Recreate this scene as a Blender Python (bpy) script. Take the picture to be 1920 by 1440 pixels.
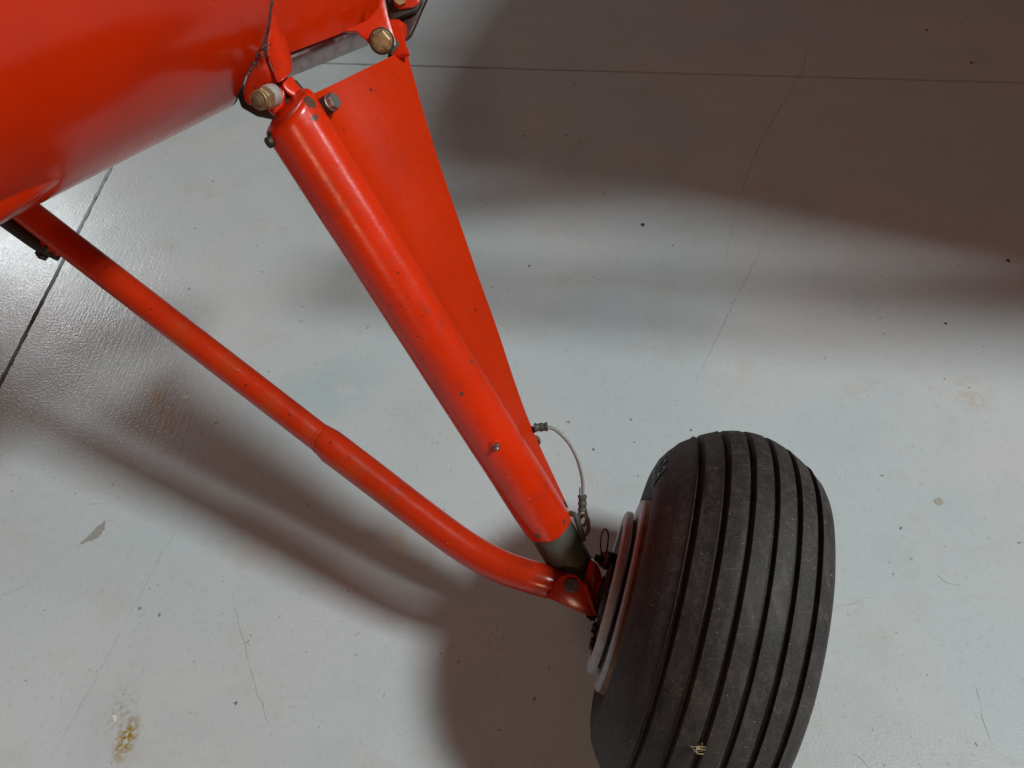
import bpy, bmesh, math, random
from mathutils import Vector, Matrix, noise
random.seed(7)
for o in list(bpy.data.objects): bpy.data.objects.remove(o)
S = bpy.context.scene
C = S.collection

# ------------------------------------------------------------------ camera, world, lamps, exposure
H, PITCH, F = 1.2455, math.radians(50), 1500.0
cp, sp = math.cos(PITCH), math.sin(PITCH)
cam = bpy.data.cameras.new('camera'); camo = bpy.data.objects.new('camera', cam); C.objects.link(camo)
camo.location = (0, 0, H); camo.rotation_euler = (math.pi/2 - PITCH, 0, 0)
cam.sensor_width = 36; cam.lens = F/1920*36; cam.clip_start = .02; cam.clip_end = 200
cam.dof.use_dof = True; cam.dof.focus_distance = 1.05; cam.dof.aperture_fstop = 11
S.camera = camo
W = bpy.data.worlds.new('World'); S.world = W; W.use_nodes = True
bg = W.node_tree.nodes['Background']; bg.inputs[0].default_value = (1, .52, .37, 1); bg.inputs[1].default_value = .052
def lamp(name, loc, target, sx, sy, power, col):
    l = bpy.data.lights.new(name, 'AREA'); l.shape = 'RECTANGLE'; l.size = sx; l.size_y = sy; l.energy = power; l.color = col
    o = bpy.data.objects.new(name, l); C.objects.link(o); o.location = loc
    o.rotation_euler = (Vector(target)-Vector(loc)).to_track_quat('-Z', 'Y').to_euler()
    return o
KEY = Vector((4.55, -.72, 7.0))
lamp('ceiling_lamp', KEY, (.2, .7, 0), 1.3, .95, 550, (.91, 1, 1.0))
lamp('ceiling_lamp', (-5.8, 7.3, 5.0), (-1.1, 1.5, 0), 1.1, .5, 92, (.95, .98, 1))
lamp('wall_lamp', (.5, -9, 4.6), (0, .7, .4), 2.0, .8, 130, (1, .66, .42))
lamp('ceiling_lamp', (12, .5, 7), (-.2, .8, .7), 1.0, .5, 230, (.95, .98, 1))
S.cycles.max_bounces = 5; S.cycles.diffuse_bounces = 3; S.cycles.glossy_bounces = 3; S.cycles.caustics_reflective = False; S.cycles.caustics_refractive = False
S.cycles.use_adaptive_sampling = True; S.cycles.adaptive_threshold = .02
S.view_settings.view_transform = 'Standard'; S.view_settings.look = 'None'
S.view_settings.exposure = 0; S.view_settings.gamma = 1; S.view_settings.use_curve_mapping = False

# ------------------------------------------------------------------ points from sight lines
def ray(x, y):
    return Vector(((x-960)/F, cp+(720-y)/F*sp, -sp+(720-y)/F*cp))
CAM = Vector((0, 0, H))
def dp(x, y, D): return CAM + D*ray(x, y)
def at_z(x, y, z=0.0):
    d = ray(x, y); return CAM + d*((z-H)/d.z)
def on_plane(x, y, p, n):
    d = ray(x, y); return CAM + d*((p-CAM).dot(n)/d.dot(n))

# ------------------------------------------------------------------ materials
def new_mat(name):
    m = bpy.data.materials.new(name); m.use_nodes = True
    nt = m.node_tree; b = nt.nodes['Principled BSDF']
    return m, nt, b
def N(nt, t, **kw):
    n = nt.nodes.new(t)
    for k, v in kw.items():
        if k in n.inputs: n.inputs[k].default_value = v
        else: setattr(n, k, v)
    return n
def coords(nt, scale=(1, 1, 1), rot=(0, 0, 0), loc=(0, 0, 0)):
    t = N(nt, 'ShaderNodeTexCoord'); mp = N(nt, 'ShaderNodeMapping')
    mp.inputs['Scale'].default_value = scale; mp.inputs['Rotation'].default_value = rot; mp.inputs['Location'].default_value = loc
    nt.links.new(t.outputs['Object'], mp.inputs[0]); return mp.outputs[0]
def noise_tex(nt, vec, scale, detail=4, rough=.6, dist=0):
    n = N(nt, 'ShaderNodeTexNoise', Scale=scale, Detail=detail, Roughness=rough, Distortion=dist)
    nt.links.new(vec, n.inputs['Vector']); return n.outputs[0]
def ramp(nt, fac, a, b, lo=0.0, hi=1.0):
    n = N(nt, 'ShaderNodeMapRange'); n.inputs[1].default_value = a; n.inputs[2].default_value = b
    n.inputs[3].default_value = lo; n.inputs[4].default_value = hi
    nt.links.new(fac, n.inputs[0]); return n.outputs[0]
def math_(nt, op, a, b=None):
    n = N(nt, 'ShaderNodeMath', operation=op)
    for i, v in enumerate((a, b)):
        if v is None: continue
        if isinstance(v, (int, float)): n.inputs[i].default_value = v
        else: nt.links.new(v, n.inputs[i])
    return n.outputs[0]
def mix(nt, fac, a, b):
    n = N(nt, 'ShaderNodeMix', data_type='RGBA')
    if isinstance(fac, (int, float)): n.inputs[0].default_value = fac
    else: nt.links.new(fac, n.inputs[0])
    for i, v in ((6, a), (7, b)):
        if isinstance(v, tuple): n.inputs[i].default_value = v if len(v) == 4 else (*v, 1)
        else: nt.links.new(v, n.inputs[i])
    return n.outputs[2]
def bump(nt, b, h, strength, dist):
    n = N(nt, 'ShaderNodeBump'); n.inputs['Strength'].default_value = strength; n.inputs['Distance'].default_value = dist
    nt.links.new(h, n.inputs['Height']); nt.links.new(n.outputs[0], b.inputs['Normal']); return n
def voro_specks(nt, vec, scale, size, keep):
    """small irregular specks: near a cell point, and only in some of the cells"""
    v = N(nt, 'ShaderNodeTexVoronoi', Scale=scale); nt.links.new(vec, v.inputs['Vector'])
    d = ramp(nt, v.outputs['Distance'], size, size*.6)
    s = N(nt, 'ShaderNodeSeparateColor'); nt.links.new(v.outputs['Color'], s.inputs[0])
    k = math_(nt, 'LESS_THAN', s.outputs[0], keep)
    return math_(nt, 'MULTIPLY', d, k)

def paint(name, col, rough=.3, dirt=.5, grime=0.5, spots=()):
    m, nt, b = new_mat(name)
    v = coords(nt)
    n1 = noise_tex(nt, v, 9, 5, .6); n2 = noise_tex(nt, v, 60, 4, .65)
    wv = N(nt, 'ShaderNodeVectorMath', operation='MULTIPLY_ADD')
    nz = N(nt, 'ShaderNodeTexNoise', Scale=220.0, Detail=2.0); nt.links.new(v, nz.inputs['Vector'])
    nt.links.new(nz.outputs['Color'], wv.inputs[0]); wv.inputs[1].default_value = (.006, .006, .006); nt.links.new(v, wv.inputs[2])
    sp1 = voro_specks(nt, wv.outputs[0], 70, .16, .16*dirt)
    sp2 = voro_specks(nt, wv.outputs[0], 170, .22, .25*dirt)
    sp3 = voro_specks(nt, wv.outputs[0], 120, .13, .10*dirt)
    c0 = mix(nt, ramp(nt, n1, .35, .7), col, tuple(x*.86 for x in col))
    g = math_(nt, 'MULTIPLY', ramp(nt, n1, .5, .72), ramp(nt, n2, .48, .68))
    c1 = mix(nt, math_(nt, 'MULTIPLY', g, grime), c0, (.055, .016, .010))
    c2 = mix(nt, math_(nt, 'MULTIPLY', math_(nt, 'MAXIMUM', sp1, sp2), .85), c1, (.03, .015, .012))
    c3 = mix(nt, math_(nt, 'MULTIPLY', sp3, .6), c2, (.5, .28, .16))
    nsp = noise_tex(nt, v, 95, 4, .7) if spots else None
    for pos, rad, scol, thr, soft, amt in spots:
        ds = N(nt, 'ShaderNodeVectorMath', operation='DISTANCE'); nt.links.new(v, ds.inputs[0]); ds.inputs[1].default_value = pos
        k = math_(nt, 'ADD', ramp(nt, ds.outputs['Value'], 0, rad, 1, 0), math_(nt, 'MULTIPLY', math_(nt, 'SUBTRACT', nsp, .5), 1.6))
        c3 = mix(nt, math_(nt, 'MULTIPLY', ramp(nt, k, thr, thr+soft), amt), c3, scol)
    nt.links.new(c3, b.inputs['Base Color'])
    r = ramp(nt, n2, .3, .75, rough*.85, rough*1.35); nt.links.new(r, b.inputs['Roughness'])
    n3 = noise_tex(nt, v, 260, 3, .5); n4 = noise_tex(nt, v, 45, 2, .5)
    h = math_(nt, 'ADD', math_(nt, 'MULTIPLY', n3, .25), n4)
    bump(nt, b, h, .35 if rough > .21 else .16, .0012)
    b.inputs['Specular IOR Level'].default_value = .5
    return m
RED = paint('red_paint', (.66, .027, .003), .30, .75, .7)
RED_FAIR = paint('red_fairing_paint', (.54, .025, .001), .34, .05, .15)
RED_FAIR.node_tree.nodes['Principled BSDF'].inputs['Specular IOR Level'].default_value = .18
RED_SKIN = paint('red_skin_paint', (.57, .023, .001), .16, .06, .06)
RED_SKIN.node_tree.nodes['Principled BSDF'].inputs['Specular IOR Level'].default_value = .32
OCHRE = (.30, .085, .020)
RED_BRACE = paint('red_brace_paint', (.50, .026, .004), .21, .45, .6, [(tuple(dp(x, y, 1.085)), r_, OCHRE, .45, .8, .45) for x, y, r_ in ((340, 625, .04), (430, 690, .05), (505, 760, .05), (575, 815, .045), (650, 885, .05), (720, 945, .04), (690, 930, .03))])
def metal(name, col, rough, met=.9, dirt=(.06, .04, .03), amount=.6, scale=140):
    m, nt, b = new_mat(name); v = coords(nt)
    n = noise_tex(nt, v, scale, 5, .65)
    c = mix(nt, ramp(nt, n, .42, .68, 0, amount), col, dirt)
    nt.links.new(c, b.inputs['Base Color']); b.inputs['Metallic'].default_value = met
    nt.links.new(ramp(nt, n, .3, .7, rough*.8, min(1, rough*1.4)), b.inputs['Roughness'])
    bump(nt, b, n, .3, .0008); return m
BRASS = metal('cadmium_yellow', (.40, .28, .14), .5, .7)
STEEL = metal('dull_steel', (.36, .34, .31), .42, .85)
DARKM = metal('dark_oily_steel_and_shade', (.05, .045, .04), .5, .5, amount=.5)
ZINC = metal('zinc_white', (.44, .43, .41), .5, .35, amount=.35)
GREYT = metal('grey_primer_tube', (.095, .092, .08), .55, .2, dirt=(.03, .028, .024), amount=.6, scale=40)
RIMM = metal('grey_wheel_paint', (.46, .47, .50), .45, .15, dirt=(.30, .24, .19), amount=.4, scale=55)
RIMR = metal('brown_wheel_edge', (.33, .17, .09), .5, .3, dirt=(.14, .07, .04), amount=.6, scale=70)
BELLY_REFL = metal('belly_reflection', (.36, .32, .32), .36, .85, dirt=(.22, .12, .11), amount=.5, scale=60)
CABLE = metal('wire_rope', (.34, .34, .33), .5, .6, dirt=(.12, .12, .115), amount=.5, scale=600)
RUSTY = metal('rusty_brown', (.22, .13, .08), .6, .4, scale=200)
BLACKP = metal('black_rubber_and_shade', (.02, .019, .018), .6, 0.0, amount=.4)
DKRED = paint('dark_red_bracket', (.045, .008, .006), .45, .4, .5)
GRIME = metal('grimy_seam', (.09, .065, .05), .9, 0, dirt=(.02, .014, .012), amount=1, scale=300)

def tyre_mat():
    m, nt, b = new_mat('tyre_rubber'); v = coords(nt)
    a = noise_tex(nt, v, 14, 6, .65); f = noise_tex(nt, v, 110, 5, .7); st = noise_tex(nt, coords(nt, (1.6, .5, .5)), 60, 4, .6)
    c = mix(nt, ramp(nt, a, .38, .68), (.016, .0145, .0145), (.036, .030, .027))
    c = mix(nt, ramp(nt, f, .50, .72, 0, .7), c, (.066, .058, .052))
    c = mix(nt, ramp(nt, st, .52, .72, 0, .6), c, (.076, .061, .053))
    ff = noise_tex(nt, v, 420, 3, .7)
    c = mix(nt, ramp(nt, ff, .52, .72, 0, .55), c, (.095, .086, .076))
    sp1 = math_(nt, 'MAXIMUM', voro_specks(nt, v, 140, .12, .10), voro_specks(nt, v, 260, .16, .06))
    c = mix(nt, math_(nt, 'MULTIPLY', sp1, .7), c, (.40, .37, .30))
    sc_ = noise_tex(nt, coords(nt, (12, 260, 60), (.3, .2, .5)), 1.0, 3, .6)
    c = mix(nt, math_(nt, 'MULTIPLY', ramp(nt, sc_, .62, .74), ramp(nt, a, .45, .6)), c, (.12, .10, .09))
    nt.links.new(c, b.inputs['Base Color'])
    nt.links.new(ramp(nt, f, .3, .7, .55, .8), b.inputs['Roughness'])
    b.inputs['Specular IOR Level'].default_value = .4
    bump(nt, b, math_(nt, 'ADD', f, math_(nt, 'MULTIPLY', a, .6)), .35, .0012)
    return m
TYRE = tyre_mat()
def letter_mat():
    m, nt, b = new_mat('moulded_letter_rubber'); v = coords(nt)
    n = noise_tex(nt, v, 90, 3, .6)
    nt.links.new(mix(nt, ramp(nt, n, .35, .7), (.010, .010, .011), (.02, .019, .02)), b.inputs['Base Color']); b.inputs['Roughness'].default_value = .42
    return m
LETTER = letter_mat()

def floor_mat():
    m, nt, b = new_mat('painted_concrete'); v = coords(nt)
    big = noise_tex(nt, v, 1.9, 2, .55); mid = noise_tex(nt, coords(nt, loc=(3, 1, 0)), 5.5, 4, .6); fine = noise_tex(nt, v, 75, 3, .7)
    c = mix(nt, ramp(nt, big, .36, .64), (.480, .535, .550), (.530, .540, .540))
    c = mix(nt, ramp(nt, mid, .50, .74, 0, .55), c, (.42, .475, .485))
    mid2 = noise_tex(nt, coords(nt, loc=(-2, 5, 0)), 8, 4, .68)
    c = mix(nt, ramp(nt, mid2, .55, .78, 0, .45), c, (.46, .40, .33))
    c = mix(nt, ramp(nt, fine, .55, .8, 0, .30), c, (.30, .27, .24))
    # scuffs: short strokes in a few directions
    for i, (rz, sx) in enumerate(((.35, 5), (-.6, 6), (1.35, 5))):
        s = noise_tex(nt, coords(nt, (sx, 160, 1), (0, 0, rz), (i*3.1, 1.7*i, 0)), 1.0, 3, .6)
        k = noise_tex(nt, coords(nt, loc=(7*i, 2, 0)), 7, 3, .6)
        msk = math_(nt, 'MULTIPLY', ramp(nt, s, .66, .74), ramp(nt, k, .54, .66))
        c = mix(nt, math_(nt, 'MULTIPLY', msk, .42), c, (.25, .22, .20))
    # specks of dirt
    nz = N(nt, 'ShaderNodeTexNoise', Scale=130.0, Detail=2.0); nt.links.new(v, nz.inputs['Vector'])
    wv = N(nt, 'ShaderNodeVectorMath', operation='MULTIPLY_ADD'); nt.links.new(nz.outputs['Color'], wv.inputs[0])
    wv.inputs[1].default_value = (.016, .016, 0); nt.links.new(v, wv.inputs[2])
    c = mix(nt, math_(nt, 'MULTIPLY', voro_specks(nt, wv.outputs[0], 26, .085, .30), .75), c, (.10, .075, .06))
    c = mix(nt, math_(nt, 'MULTIPLY', voro_specks(nt, wv.outputs[0], 75, .13, .13), .6), c, (.13, .10, .085))
    c = mix(nt, math_(nt, 'MULTIPLY', voro_specks(nt, wv.outputs[0], 50, .07, .06), .7), c, (.75, .73, .70))
    # the stains that can be told apart: yellow oil, tan scuff marks; and one painted shadow tint
    shared = {}
    def stain_or_shade(px, py, rx, ry, rot, col, amt, thr, nscale):
        nonlocal c
        p = at_z(px, py)
        sub = N(nt, 'ShaderNodeVectorMath', operation='SUBTRACT'); t = N(nt, 'ShaderNodeTexCoord')
        nt.links.new(t.outputs['Object'], sub.inputs[0]); sub.inputs[1].default_value = (p.x, p.y, 0)
        r = N(nt, 'ShaderNodeVectorRotate'); r.rotation_type = 'Z_AXIS'; r.inputs['Angle'].default_value = rot; nt.links.new(sub.outputs[0], r.inputs['Vector'])
        mu = N(nt, 'ShaderNodeVectorMath', operation='MULTIPLY'); nt.links.new(r.outputs[0], mu.inputs[0]); mu.inputs[1].default_value = (1/rx, 1/ry, 0)
        ln = N(nt, 'ShaderNodeVectorMath', operation='LENGTH'); nt.links.new(mu.outputs[0], ln.inputs[0])
        d = ramp(nt, ln.outputs['Value'], .3, 1.0, 1, 0)
        nn = shared.setdefault(nscale, None) or noise_tex(nt, v, nscale, 4, .65); shared[nscale] = nn
        k = math_(nt, 'MULTIPLY', d, ramp(nt, nn, thr, thr+.14))
        c = mix(nt, math_(nt, 'MULTIPLY', k, amt), c, col)
    stain_or_shade(237, 1385, .020, .042, .1, (.30, .185, .008), 1.0, .40, 120)
    stain_or_shade(228, 1335, .028, .05, .0, (.30, .25, .15), .5, .46, 120)
    stain_or_shade(300, 760, .022, .10, -.6, (.55, .40, .22), .55, .38, 40)
    stain_or_shade(745, 1020, .02, .05, -.2, (.55, .40, .20), .5, .42, 40)
    stain_or_shade(1100, 525, .16, .035, .0, (.42, .31, .22), .22, .36, 40)  # brown tint of the bar-shaped shadow, painted into the floor
    stain_or_shade(1820, 740, .06, .06, .0, (.44, .38, .27), .5, .42, 40)
    stain_or_shade(930, 1200, .07, .04, .3, (.10, .05, .035), .8, .58, 120)
    stain_or_shade(600, 740, .16, .10, -.5, (.40, .49, .50), .8, .36, 14)
    nt.links.new(c, b.inputs['Base Color'])
    nt.links.new(ramp(nt, mid, .3, .7, .20, .29), b.inputs['Roughness'])
    b.inputs['Specular IOR Level'].default_value = .5
    g = noise_tex(nt, v, 210, 2, .5); g2 = noise_tex(nt, coords(nt, (180, 14, 1), (0, 0, .12)), 1.0, 2, .5)
    bump(nt, b, math_(nt, 'ADD', g, math_(nt, 'MULTIPLY', g2, .6)), .34, .0013)
    return m
FLOOR = floor_mat()
JOINT = metal('joint_filler', (.022, .018, .014), .95, 0, dirt=(.05, .042, .032), amount=.5, scale=90)
CRACK = metal('crack_dirt', (.34, .33, .32), .9, 0, dirt=(.46, .47, .47), amount=.9, scale=60)
BARE = metal('bare_concrete', (.27, .26, .23), .9, 0, dirt=(.38, .37, .34), amount=.8, scale=220)
STRAW = metal('dry_straw', (.42, .33, .18), .8, 0, dirt=(.22, .16, .08), amount=.5, scale=300)
CRUMB = metal('dirt_crumb', (.05, .035, .028), .9, 0, scale=300)

# ------------------------------------------------------------------ building helpers (vertices in world space)
def link(name, me, mat, parent, smooth=True, angle=40):
    o = bpy.data.objects.new(name, me); C.objects.link(o)
    me.materials.append(mat)
    if parent is not None:
        o.parent = parent
        if parent.parent is None and parent.location.length > 0 and parent.type == 'EMPTY': o.location = -parent.location
    if smooth:
        for p in me.polygons: p.use_smooth = True
        try: me.set_sharp_from_angle(angle=math.radians(angle))
        except Exception: pass
    return o
def bm_obj(name, bm, mat, parent, smooth=True, angle=40):
    bmesh.ops.recalc_face_normals(bm, faces=bm.faces)
    me = bpy.data.meshes.new(name); bm.to_mesh(me); bm.free()
    return link(name, me, mat, parent, smooth, angle)
def frame(ax):
    ax = ax.normalized(); t = Vector((0, 0, 1)) if abs(ax.z) < .9 else Vector((1, 0, 0))
    u = ax.cross(t).normalized(); return u, ax.cross(u).normalized()
def rings(bm, rr, closed=True, cap=True):
    """join successive rings of points"""
    vs = [[bm.verts.new(p) for p in r] for r in rr]
    n = len(vs[0])
    for a, b in zip(vs, vs[1:]):
        for i in range(n if closed else n-1):
            j = (i+1) % n; bm.faces.new((a[i], a[j], b[j], b[i]))
    if cap and closed:
        bm.faces.new(vs[0][::-1]); bm.faces.new(vs[-1])
    return vs
def catmull(pts, k=8):
    out = []; P = [pts[0]*2-pts[1]]+list(pts)+[pts[-1]*2-pts[-2]]
    for i in range(1, len(P)-2):
        for j in range(k):
            t = j/k; a, b, c_, d = P[i-1], P[i], P[i+1], P[i+2]
            out.append(.5*((2*b)+(c_-a)*t+(2*a-5*b+4*c_-d)*t*t+(3*b-a-3*c_+d)*t**3))
    out.append(pts[-1]); return out
def tube(bm, pts, rad, n=32, cap=True, wob=0):
    if not isinstance(rad, (list, tuple)): rad = [rad]*len(pts)
    rr = []; u = None
    for i, p in enumerate(pts):
        ax = (pts[min(i+1, len(pts)-1)]-pts[max(i-1, 0)]).normalized()
        if u is None: u, w = frame(ax)
        else:
            u = (u-ax*u.dot(ax)).normalized(); w = ax.cross(u)
        ring = []
        for k in range(n):
            a = 2*math.pi*k/n; r = rad[i]
            q = p+u*math.cos(a)*r+w*math.sin(a)*r
            if wob: q += (q-p).normalized()*wob*noise.noise(q*30)
            ring.append(q)
        rr.append(ring)
    return rings(bm, rr, True, cap)
def lathe(bm, origin, ax, prof, n=48, sides=None, rot=0):
    """prof: (offset along ax, radius)"""
    ax = ax.normalized(); u, w = frame(ax); n = sides or n
    rr = [[origin+ax*a+(u*math.cos(rot+2*math.pi*k/n)+w*math.sin(rot+2*math.pi*k/n))*max(r, 1e-5) for k in range(n)] for a, r in prof]
    return rings(bm, rr)
def hex_head(bm, origin, ax, r, h, rot=.3):
    lathe(bm, origin, ax, [(0, r*.98), (h*.12, r), (h*.8, r), (h, r*.86)], sides=6, rot=rot)
def plate(name, pts, thick, mat, parent, bevel=.0012, away=None):
    """outline of points (roughly in one plane) given a thickness away from the viewer"""
    bm = bmesh.new(); c = sum(pts, Vector())/len(pts)
    nrm = Vector()
    for i in range(len(pts)): nrm += (pts[i]-c).cross(pts[(i+1) % len(pts)]-c)
    nrm.normalize()
    if away is None: away = nrm if nrm.dot(c-CAM) > 0 else -nrm
    a = [bm.verts.new(p) for p in pts]; b = [bm.verts.new(p+away*thick) for p in pts]
    bm.faces.new(a); bm.faces.new(b[::-1])
    for i in range(len(pts)):
        j = (i+1) % len(pts); bm.faces.new((a[i], b[i], b[j], a[j]))
    bmesh.ops.recalc_face_normals(bm, faces=bm.faces)
    if bevel: bmesh.ops.bevel(bm, geom=list(bm.edges), offset=bevel, segments=2, affect='EDGES', profile=.5, clamp_overlap=True)
    return bm_obj(name, bm, mat, parent, True, 35)
def P(lst, D): return [dp(x, y, D) for x, y in lst]

# ------------------------------------------------------------------ the floor: four slabs between two saw cuts
bm = bmesh.new()
q = [(-7, -4), (7, -4), (7, 9), (-7, 9)]
bm.faces.new([bm.verts.new((x, y, -.011)) for x, y in q])
floor = bm_obj('floor', bm, JOINT, None, False); floor['kind'] = 'structure'
xa, xb = at_z(190, 350), at_z(0, 720); ya, yb = at_z(580, 118), at_z(1920, 155)
def sx(y): return xa.x+(xb.x-xa.x)*(y-xa.y)/(xb.y-xa.y)
def sy(x): return ya.y+(yb.y-ya.y)*(x-ya.x)/(yb.x-ya.x)
# crossing of the two cuts
cx = -1.05
for _ in range(20): cx = sx(sy(cx))
cy = sy(cx)
def chipped(a, b, n, amp, nx, ny, seed):
    out = []
    for i in range(n+1):
        t = i/n; p = Vector((a[0]+(b[0]-a[0])*t, a[1]+(b[1]-a[1])*t, 0))
        k = noise.noise(Vector((p.x*55+seed, p.y*55, seed)))*amp + max(0, noise.noise(Vector((p.x*23, p.y*23+seed, 3)))-.33)*amp*4
        out.append((p.x+nx*k, p.y+ny*k))
    return out
g = .0048
def near(y0, y1): return max(10, int(abs(y1-y0)/.006))
def slab(sxn, syn):
    """sxn / syn: side of the long cut and of the cross cut"""
    X = 7*sxn; Y = 9 if syn > 0 else -4
    gy = .0046; c = (cx+sxn*g, cy+syn*gy)
    e1 = (sx(Y)+sxn*g, Y); e2 = (X, sy(X)+syn*gy)
    amp = .0016
    a = chipped(e1, c, near(e1[1], c[1]), amp, sxn, 0, 3+sxn+syn*5)
    b = chipped(c, e2, near(c[0], e2[0]), amp, 0, syn, 9+sxn*2+syn)
    pts = a[:-1]+[c]+b[1:]+[(X, Y)]
    bm = bmesh.new()
    top = [bm.verts.new((x, y, 0)) for x, y in pts]
    low = [bm.verts.new((x+(0), y, -.010)) for x, y in pts]
    bm.faces.new(top)
    for i in range(len(pts)):
        j = (i+1) % len(pts); bm.faces.new((top[i], low[i], low[j], top[j]))
    bmesh.ops.recalc_face_normals(bm, faces=bm.faces)
    return bm_obj('slab', bm, FLOOR, floor, False)
for a in (-1, 1):
    for b in (-1, 1): slab(a, b)
# hairline cracks, as thin uneven strips of dirt standing a hair proud
def crack(pix, w, seed):
    pts = catmull([at_z(x, y, .0006) for x, y in pix], 14); bm = bmesh.new(); L = []
    for i, p in enumerate(pts):
        d = (pts[min(i+1, len(pts)-1)]-pts[max(i-1, 0)]).normalized(); s = Vector((-d.y, d.x, 0))
        p = p+s*noise.noise(p*40+Vector((seed, 0, 0)))*.0035
        k = w*max(.12, .55+.9*noise.noise(p*60+Vector((0, seed, 0))))*min(1, 3*min(i, len(pts)-1-i)/len(pts)+.1)
        L.append((bm.verts.new(p+s*k), bm.verts.new(p-s*k)))
    for a, b in zip(L, L[1:]): bm.faces.new((a[0], a[1], b[1], b[0]))
    return bm_obj('crack', bm, CRACK, floor, False)
crack([(1600, 45), (1520, 90), (1500, 140), (1430, 260), (1385, 380), (1350, 540)], .0008, 1)
crack([(1445, 430), (1400, 520), (1350, 620), (1305, 720)], .0008, 2)
crack([(405, 870), (330, 990), (255, 1130), (170, 1290), (90, 1430)], .0006, 3)
crack([(432, 1105), (460, 1210), (480, 1290), (510, 1370)], .0006, 4)
crack([(70, 1078), (40, 1100), (-10, 1120)], .0006, 5)
crack([(1555, 1142), (1600, 1130), (1670, 1108)], .0006, 6)
crack([(1750, 1070), (1775, 1092), (1820, 1100)], .0005, 7)
crack([(1585, 1400), (1610, 1420), (1640, 1450)], .0006, 8)
crack([(1825, 1270), (1845, 1350), (1865, 1400)], .0004, 9)
# chipped paint showing bare concrete
def chip(pix, name='paint_chip', mat=BARE, z=.0007):
    pts = [at_z(x, y, z) for x, y in pix]; out = []
    for i, p in enumerate(pts):
        n_ = pts[(i+1) % len(pts)]
        for k in range(6):
            q = p.lerp(n_, k/6); q += Vector((noise.noise(q*300), noise.noise(q*300+Vector((5, 0, 0))), 0))*.0022; q.z = z; out.append(q)
    bm = bmesh.new(); bm.faces.new([bm.verts.new(q) for q in out]); return bm_obj(name, bm, mat, floor, False)
chip([(146, 1023), (165, 1005), (182, 988), (198, 976), (196, 992), (184, 1008), (163, 1016)])
WH = metal('white_paint_spot', (.72, .70, .67), .5, 0, dirt=(.6, .58, .55), amount=.5)
chip([(336, 743), (344, 740), (354, 743), (353, 748), (342, 749)], 'paint_spot', WH)
chip([(212, 1342), (217, 1340), (219, 1350), (215, 1358)], 'paint_spot', WH)
TANS = metal('tan_paint_spot', (.34, .32, .27), .6, 0, dirt=(.42, .40, .36), amount=.6)
chip([(1751, 938), (1760, 933), (1768, 937), (1768, 946), (1758, 947)], 'paint_spot', TANS)

# ------------------------------------------------------------------ the aircraft
ROOT = bpy.data.objects.new('aircraft', None); C.objects.link(ROOT)
ROOT.location = (.255, .439, 0); ROOT.empty_display_size = .2
ROOT['label'] = 'glossy orange red light aircraft with tubular landing gear and black ribbed tyre'
ROOT['category'] = 'aircraft'
def part(name):
    o = bpy.data.objects.new(name, None); C.objects.link(o); o.parent = ROOT; o.location = -ROOT.location; o.empty_display_size = .05
    return o

# ---- fuselage skin: a rounded belly, its axis running away to the upper right
P1, P0 = at_z(430, 203, .745), at_z(0, 421, .745)
hd = (P1-P0).normalized(); nn = Vector((hd.y, -hd.x, 0)); RB = .25
v1 = P1-CAM; m = Vector((-(v1.z), v1.dot(nn)))           # normal with m . view = 0
m = nn*(-v1.z)+Vector((0, 0, 1))*(v1.dot(nn)); m.normalize()
if m.dot(nn) < 0: m = -m
AX0 = P1-m*RB
def cyl(s, phi, r=RB, c0=None):
    return (c0 or AX0)+hd*s+(nn*math.cos(phi)+Vector((0, 0, 1))*math.sin(phi))*r
def hit_cyl(px, py, r=RB, c0=None):
    d = ray(px, py); o = CAM-(c0 or AX0)
    dx, dy = d.dot(nn), d.z; ox, oy = o.dot(nn), o.z
    A = dx*dx+dy*dy; B = ox*dx+oy*dy; D = B*B-A*(ox*ox+oy*oy-r*r)
    t = (-B-math.sqrt(max(D, 0)))/A; p = o+d*t
    return p.dot(hd), math.atan2(p.z, p.dot(nn))
seam = [hit_cyl(x, y) for x, y in ((511, -60), (508, 0), (503, 42), (492, 82), (472, 116), (456, 150), (444, 180), (432, 205))]
seam.sort(key=lambda a: a[1])
def s_end(phi):
    if phi <= seam[0][1]: return seam[0][0]-.05*min(1, (seam[0][1]-phi)/.5)
    for a, b in zip(seam, seam[1:]):
        if a[1] <= phi <= b[1]: return a[0]+(b[0]-a[0])*(phi-a[1])/(b[1]-a[1])
    return seam[-1][0]
phis = [-2.6+i*(3.6/110) for i in range(111)]
def skin_pt(s, phi):
    p = cyl(s, phi)
    # a low blister where the inner strut goes into the belly
    return p
bm = bmesh.new(); NS = 60; grid = []
for phi in phis:
    e = s_end(phi); row = []
    for j in range(NS+1):
        t = j/NS; s = -1.6+(e+1.6)*(1-(1-t)**1.6)
        p = skin_pt(s, phi)
        p += (p-(AX0+hd*s)).normalized()*(.0012*noise.noise(p*5))
        row.append(bm.verts.new(p))
    # rolled edge
    a = row[-1].co; rad = (a-(AX0+hd*e)).normalized()
    row.append(bm.verts.new(a+hd*.0016-rad*.0016)); row.append(bm.verts.new(a+hd*.0016-rad*.016))
    grid.append(row)
for a, b in zip(grid, grid[1:]):
    for j in range(len(a)-1): bm.faces.new((a[j], a[j+1], b[j+1], b[j]))
fus = bm_obj('fuselage', bm, RED_SKIN, ROOT, True, 50)
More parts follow.
